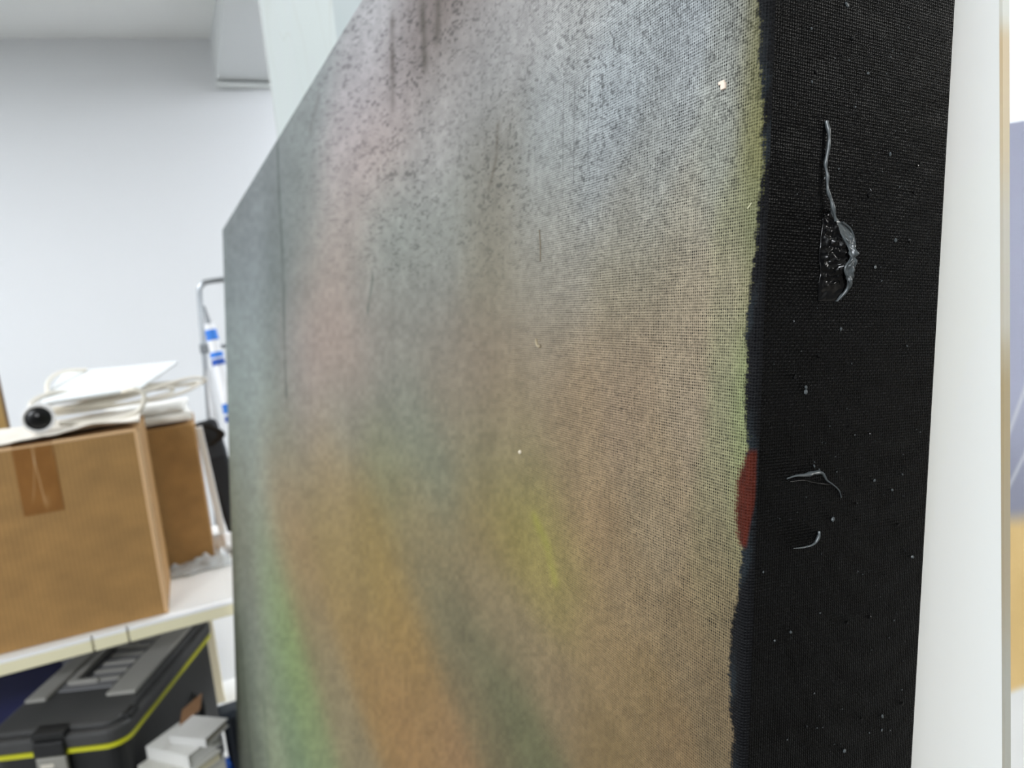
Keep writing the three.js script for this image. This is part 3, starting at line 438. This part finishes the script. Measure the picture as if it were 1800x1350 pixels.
{
  const t = thing('cable_connector', 'round white cable connector with a black open end beside the coil', 'connector', [-0.213, 1.213, -1.392], 0.1);
  part('sleeve', [new THREE.CylinderGeometry(0.024, 0.021, 0.05, 32, 1, true).rotateX(Math.PI / 2), new THREE.TorusGeometry(0.0215, 0.0027, 10, 36).translate(0, 0, 0.025)], mat(0xe8e6e4, 0.4), t);
  part('socket', new THREE.SphereGeometry(0.0205, 28, 14).scale(1, 1, 0.35).translate(0, 0, 0.020), mat(0x040406, 0.3), t);
  part('pin', new THREE.SphereGeometry(0.0022, 10, 8).translate(-0.001, 0.006, 0.0275), mat(0xb9b9bd, 0.3, { metalness: 0.8 }), t);
  part('lead', tube([[0, 0, -0.02], [-0.012, 0.018, -0.05], [0.02, 0.03, -0.09], [0.07, 0.02, -0.12]], 0.004, 30, 8), cableMat, t);
}
// far left edge: a leaning offcut of board
{
  const t = thing('board_offcut', 'tan board offcut leaning at the left edge behind the dust sheet', 'board', [-0.372, SHELF, -1.72], 0.1);
  const g = box(0.12, 0.5, 0.012, 0, 0.25, 0, 0.002); g.rotateZ(0.02); part('board', g, mat(0xb89a62, 0.75), t);
  const g2 = box(0.006, 0.5, 0.0125, 0.0600, 0.25, 0, 0.002); g2.rotateZ(0.02); part('edge', g2, mat(0x7c6a55, 0.8), t);
}

// ---------------------------------------------------------------- between the boxes and the painting
const chrome = mat(0xb6bbbf, 0.3, { metalness: 0.9 });
{
  const t = thing('tube_frame', 'round cornered steel tube frame standing behind the far edge of the big painting', 'frame', [0.27, 0, -2.2]);
  const X = (x) => x - 0.27, pts = [[X(-0.005), 0, -0.12], [X(0.03), 0.5, -0.07], [X(0.071), 1.12, 0.01], [X(0.091), 1.40, 0], [X(0.0945), 1.432, 0], [X(0.108), 1.446, 0], [X(0.14), 1.449, 0], [X(0.42), 1.449, 0], [X(0.45), 1.44, 0], [X(0.458), 1.40, 0], [X(0.49), 0.5, -0.07], [X(0.5), 0, -0.12]];
  part('tube', tube(pts, 0.0075, 140, 12), chrome, t);
  part('crossbar', rod([X(0.083), 1.262, 0.004], [X(0.463), 1.262, 0.004], 0.006), chrome, t);
  part('clamp', box(0.03, 0.028, 0.03, X(0.085), 1.262, 0.006, 0.005), mat(0x8a8f92, 0.5), t);
  part('bracket', box(0.03, 0.09, 0.02, X(0.166), 1.305, 0.006, 0.004), mat(0x2a2d31, 0.5), t);
  part('grip', rod([X(0.079), 1.20, 0.006], [X(0.083), 1.02, 0.014], 0.012), mat(0xd7d9da, 0.45), t);
}
{
  const t = thing('marker_tube', 'white plastic tube with blue bands and a grey tip leaning by the steel frame', 'tube', [0.10, 0, -2.1]);
  const a = [0.0, 1.33, 0], b = [0.038, 0.86, 0.06], at = (f) => a.map((q, i) => q + (b[i] - q) * f);
  part('body', rod(b, a, 0.024, 0.0135, 24), mat(0xf3f5f8, 0.4), t);
  part('tip', rod(a, [-0.006, 1.38, -0.004], 0.007, 0.003), mat(0x8b9094, 0.5), t);
  for (const [f0, f1, r] of [[0.035, 0.095, 0.0150], [0.165, 0.195, 0.0163], [0.205, 0.24, 0.0167], [0.465, 0.52, 0.0192], [0.535, 0.57, 0.0199]]) part('band', rod(at(f1), at(f0), r + 0.0006, r, 24), mat(f0 === 0.205 || f0 === 0.535 ? 0x124fae : 0x2f7fe0, 0.45), t);
  part('foot', rod(b, [0.06, 0, -0.4], 0.024, 0.024), mat(0xe9ecef, 0.5), t);
}
{
  const t = thing('padded_case', 'slim black padded case leaning beside the smaller cardboard box', 'case', [0.080, SHELF, -1.735], 0);
  const g = box(0.05, 0.27, 0.05, 0, 0.135, 0, 0.012); g.rotateZ(0.14); g.rotateX(-0.05); part('body', g, mat(0x24262a, 0.75), t);
  const f = box(0.052, 0.05, 0.052, 0, 0.205, 0, 0.01); f.rotateZ(0.14); f.rotateX(-0.05); part('pocket', f, mat(0x383b40, 0.8), t);
  part('strap', sheet((u, v) => [-0.045 + 0.03 * Math.sin(u * 3.1) + 0.014 * v, 0.215 + 0.05 * u, 0.03 + 0.01 * Math.sin(u * 3.1) + 0.012 * v], 14, 3, 0.003), mat(0x0d0e10, 0.6), t);
}
tag(part('white_batten', (() => { const g = box(0.014, 0.27, 0.014, 0, 0.135, 0, 0.002); g.rotateZ(0.06); return g.translate(0.043, SHELF, -1.648); })(), mat(0xf0f0ee, 0.5), scene), 'slim white batten leaning between the smaller box and the black case', 'batten');
tag(part('crumpled_paper', (() => { const g = new THREE.IcosahedronGeometry(0.026, 4), p = g.attributes.position; for (let i = 0; i < p.count; i++) { const x = p.getX(i), y = p.getY(i), z = p.getZ(i), k = 0.75 + 0.6 * noise(x * 90 + 9, y * 90 + z * 70 + 20); p.setXYZ(i, x * k, y * k * 0.8, z * k); } g.computeVertexNormals(); return g.translate(0.055, SHELF + 0.02, -1.60); })(), mat(0xf0f0f0, 0.7), scene), 'small crumpled ball of white paper on the shelf at the foot of the black case', 'paper');

// ---------------------------------------------------------------- toolbox
{
  const plastic = mat(0x121315, 0.5), lidMat = mat(0x3c3c3c, 0.5), panelMat = mat(0x77777a, 0.5), railMat = mat(0x9a9892, 0.5), yellow = mat(0xc9c81c, 0.5), steel = mat(0xa9a79f, 0.4, { metalness: 0.6 }), darkP = mat(0x0c0d0e, 0.6);  // lid, panel and rail greys lightened to stand for light from above
  const t = thing('toolbox', 'black plastic toolbox with a yellow band and a metal latch under the shelf', 'toolbox', [-0.181, LOW, -1.424], -0.411);
  const W = 0.112, D = 0.19, c = 0.032;
  const round = (k, r = c) => { const o = []; for (const [sx, sz, a0] of [[1, 1, 0], [1, -1, 1], [-1, -1, 2], [-1, 1, 3]]) for (let i = 0; i <= 6; i++) { const a = Math.PI / 2 * (1 - i / 6 - a0), rr = Math.max(0.004, r - k * 0.5); o.push([sx * (W - k - rr) + rr * Math.cos(a), sz * (D - k - rr) + rr * Math.sin(a)]); } return o.reverse(); };
  part('body', slab(round(0.008), 0.0, 0.252, 0.004), plastic, t);
  part('band', slab(round(0.001), 0.2525, 0.2595, 0.002), yellow, t);
  part('lid', [slab(round(0), 0.2605, 0.284, 0.006), slab(round(0.012), 0.280, 0.292, 0.005)], lidMat, t);
  part('lid_rail', box(0.05, 0.008, 0.24, 0.066, 0.2935, -0.02, 0.004), railMat, t);
  part('lid_rail', box(0.036, 0.008, 0.21, -0.078, 0.2935, -0.01, 0.004), railMat, t);
  part('lid_panel', box(0.092, 0.004, 0.24, -0.009, 0.2925, -0.05, 0.0015), panelMat, t);
  for (let i = 0; i < 7; i++) part('lid_rib', box(0.058, 0.004, 0.009, 0.010, 0.2955, 0.045 - i * 0.028, 0.0015), railMat, t);
  part('handle_slot', box(0.012, 0.004, 0.095, -0.026, 0.2970, -0.012, 0.001), darkP, t);
  part('handle', [box(0.014, 0.009, 0.13, -0.042, 0.297, -0.012, 0.003), box(0.05, 0.009, 0.009, -0.02, 0.297, 0.05, 0.003), box(0.06, 0.009, 0.009, -0.012, 0.297, -0.07, 0.003)], railMat, t);
  const l = part('latch', box(0.046, 0.05, 0.008, 0, 0.228, D + 0.001, 0.002), steel, t);
  part('catch', box(0.048, 0.024, 0.010, 0, 0.267, D + 0.002, 0.003), plastic, l);
  part('notch', box(0.052, 0.012, 0.026, 0, 0.2860, D - 0.010, 0.002), darkP, l);
  part('latch_slot', box(0.014, 0.03, 0.003, 0.002, 0.218, D + 0.005, 0.001), darkP, l);
  part('latch_lip', box(0.02, 0.005, 0.004, -0.006, 0.240, D + 0.005, 0.001), mat(0xd9d2c4, 0.4), l);
  part('corner_notch', box(0.022, 0.02, 0.03, W - 0.012, 0.281, D - 0.045, 0.004), darkP, t);
  part('side_grip', tube([[W - 0.012, 0.12, -0.07], [W - 0.002, 0.135, -0.074], [W - 0.001, 0.17, -0.074], [W - 0.012, 0.19, -0.066]], 0.006, 24, 8), darkP, t);
}

// books, pads and blocks in front of the toolbox
function book(label, x, y, z, w, h, d, turn, pageColor, coverColor) {
  const t = thing('notepad', label, 'notepad', [x, y, z], turn, 'pads piled before the toolbox');
  part('pages', box(w - 0.004, h - 0.003, d - 0.004, 0, h / 2, 0, 0.001), mat(pageColor, 0.75), t);
  part('cover', [box(w, 0.0016, d, 0, h - 0.0009, 0), box(w, 0.0016, d, 0, 0.0008, 0), box(0.0016, h, d, -w / 2, h / 2, 0)], mat(coverColor, 0.6), t);
  return t;
}
const PADS = [   // label, height, width, depth, turn, page and cover colour, shift
  ['thick grey pad at the bottom of the pile before the toolbox', 0.080, 0.082, 0.085, 0.5, 0xd4d0c6, 0xb9b8b4, -0.088, -1.195],
  ['white block above the bottom pad of the pile before the toolbox', 0.070, 0.08, 0.085, 0.62, 0xe6e3da, 0xd8d6d0, -0.085, -1.202],
  ['pale grey pad in the middle of the pile before the toolbox', 0.034, 0.082, 0.10, 0.50, 0xdcd9cf, 0xcfd0cf, -0.076, -1.225],
  ['cream edged pad second from the top of the pile before the toolbox', 0.016, 0.08, 0.10, 0.60, 0xe9e0c2, 0xd6d4cc, -0.084, -1.216],
  ['rounded white pad second in the pile under the small grey top pad', 0.022, 0.065, 0.093, 0.72, 0xf0eeea, 0xd9d8d4, -0.0755, -1.230],
  ['small grey topped pad lying highest on the pile before the toolbox', 0.014, 0.055, 0.07, 0.85, 0xbfb8ac, 0xcfcecb, -0.050, -1.2245],
];
{ let y = LOW; for (const [l, h, w, d, turn, pc, cc, x, z] of PADS) { book(l, x, y, z, w, h, d, turn, pc, cc); y += h + 0.0004; } }
tag(part('torn_card', sheet((u, v) => [-0.080 + 0.034 * u + 0.006 * v, 0.679 + 0.014 * u + 0.012 * v, -1.262 - 0.03 * v - 0.01 * u], 8, 6, 0.002), mat(0x7d5c40, 0.8), scene), 'torn piece of brown card behind the small grey topped pad', 'card');
{
  const t = thing('ribbed_crate', 'slim dark ribbed plastic crate half hidden by the far edge of the big painting', 'crate', [0.044, 0, -1.398], 0.05);
  t.position.y = LOW;
  part('body', box(0.12, 0.150, 0.026, 0, 0.075, 0, 0.003), mat(0x252b32, 0.5), t);
  part('rim', box(0.13, 0.017, 0.034, 0, 0.1575, 0, 0.003), mat(0x333a42, 0.45), t);
  for (let i = 0; i < 9; i++) part('rib', box(0.005, 0.147, 0.006, -0.052 + i * 0.013, 0.0745, 0.0145, 0.002), mat(0x2c333b, 0.5), t);
}
{
  const t = thing('cleaning_cloth', 'bright blue folded cloth between the pads and the ribbed crate', 'cloth', [-0.026, LOW, -1.32], 0);
  part('fold', sheet((u, v) => [0.026 * (u - 0.5), 0.095 + 0.012 * Math.sin(v * 3) + 0.004 * noise(u * 4, v * 5), 0.05 * (0.5 - v)], 8, 10, 0.09), mat(0x1d5fc4, 0.8), t);
}
// dark blue crate deep under the shelf
{
  const t = thing('storage_crate', 'dark navy plastic crate in the shade under the shelf at the left', 'crate', [-0.42, LOW, -1.60]);
  t.position.set(-0.45, LOW, -1.68);
  const navy = mat(0x071044, 0.5);
  part('tub', slab([[-0.17, 0.1], [0.17, 0.1], [0.17, -0.1], [-0.17, -0.1]], 0, 0.27, 0.008), navy, t);
  part('rim', slab([[-0.178, 0.108], [0.178, 0.108], [0.178, -0.108], [-0.178, -0.108]], 0.27, 0.29, 0.005), navy, t);
}
renderer.render(scene, camera);
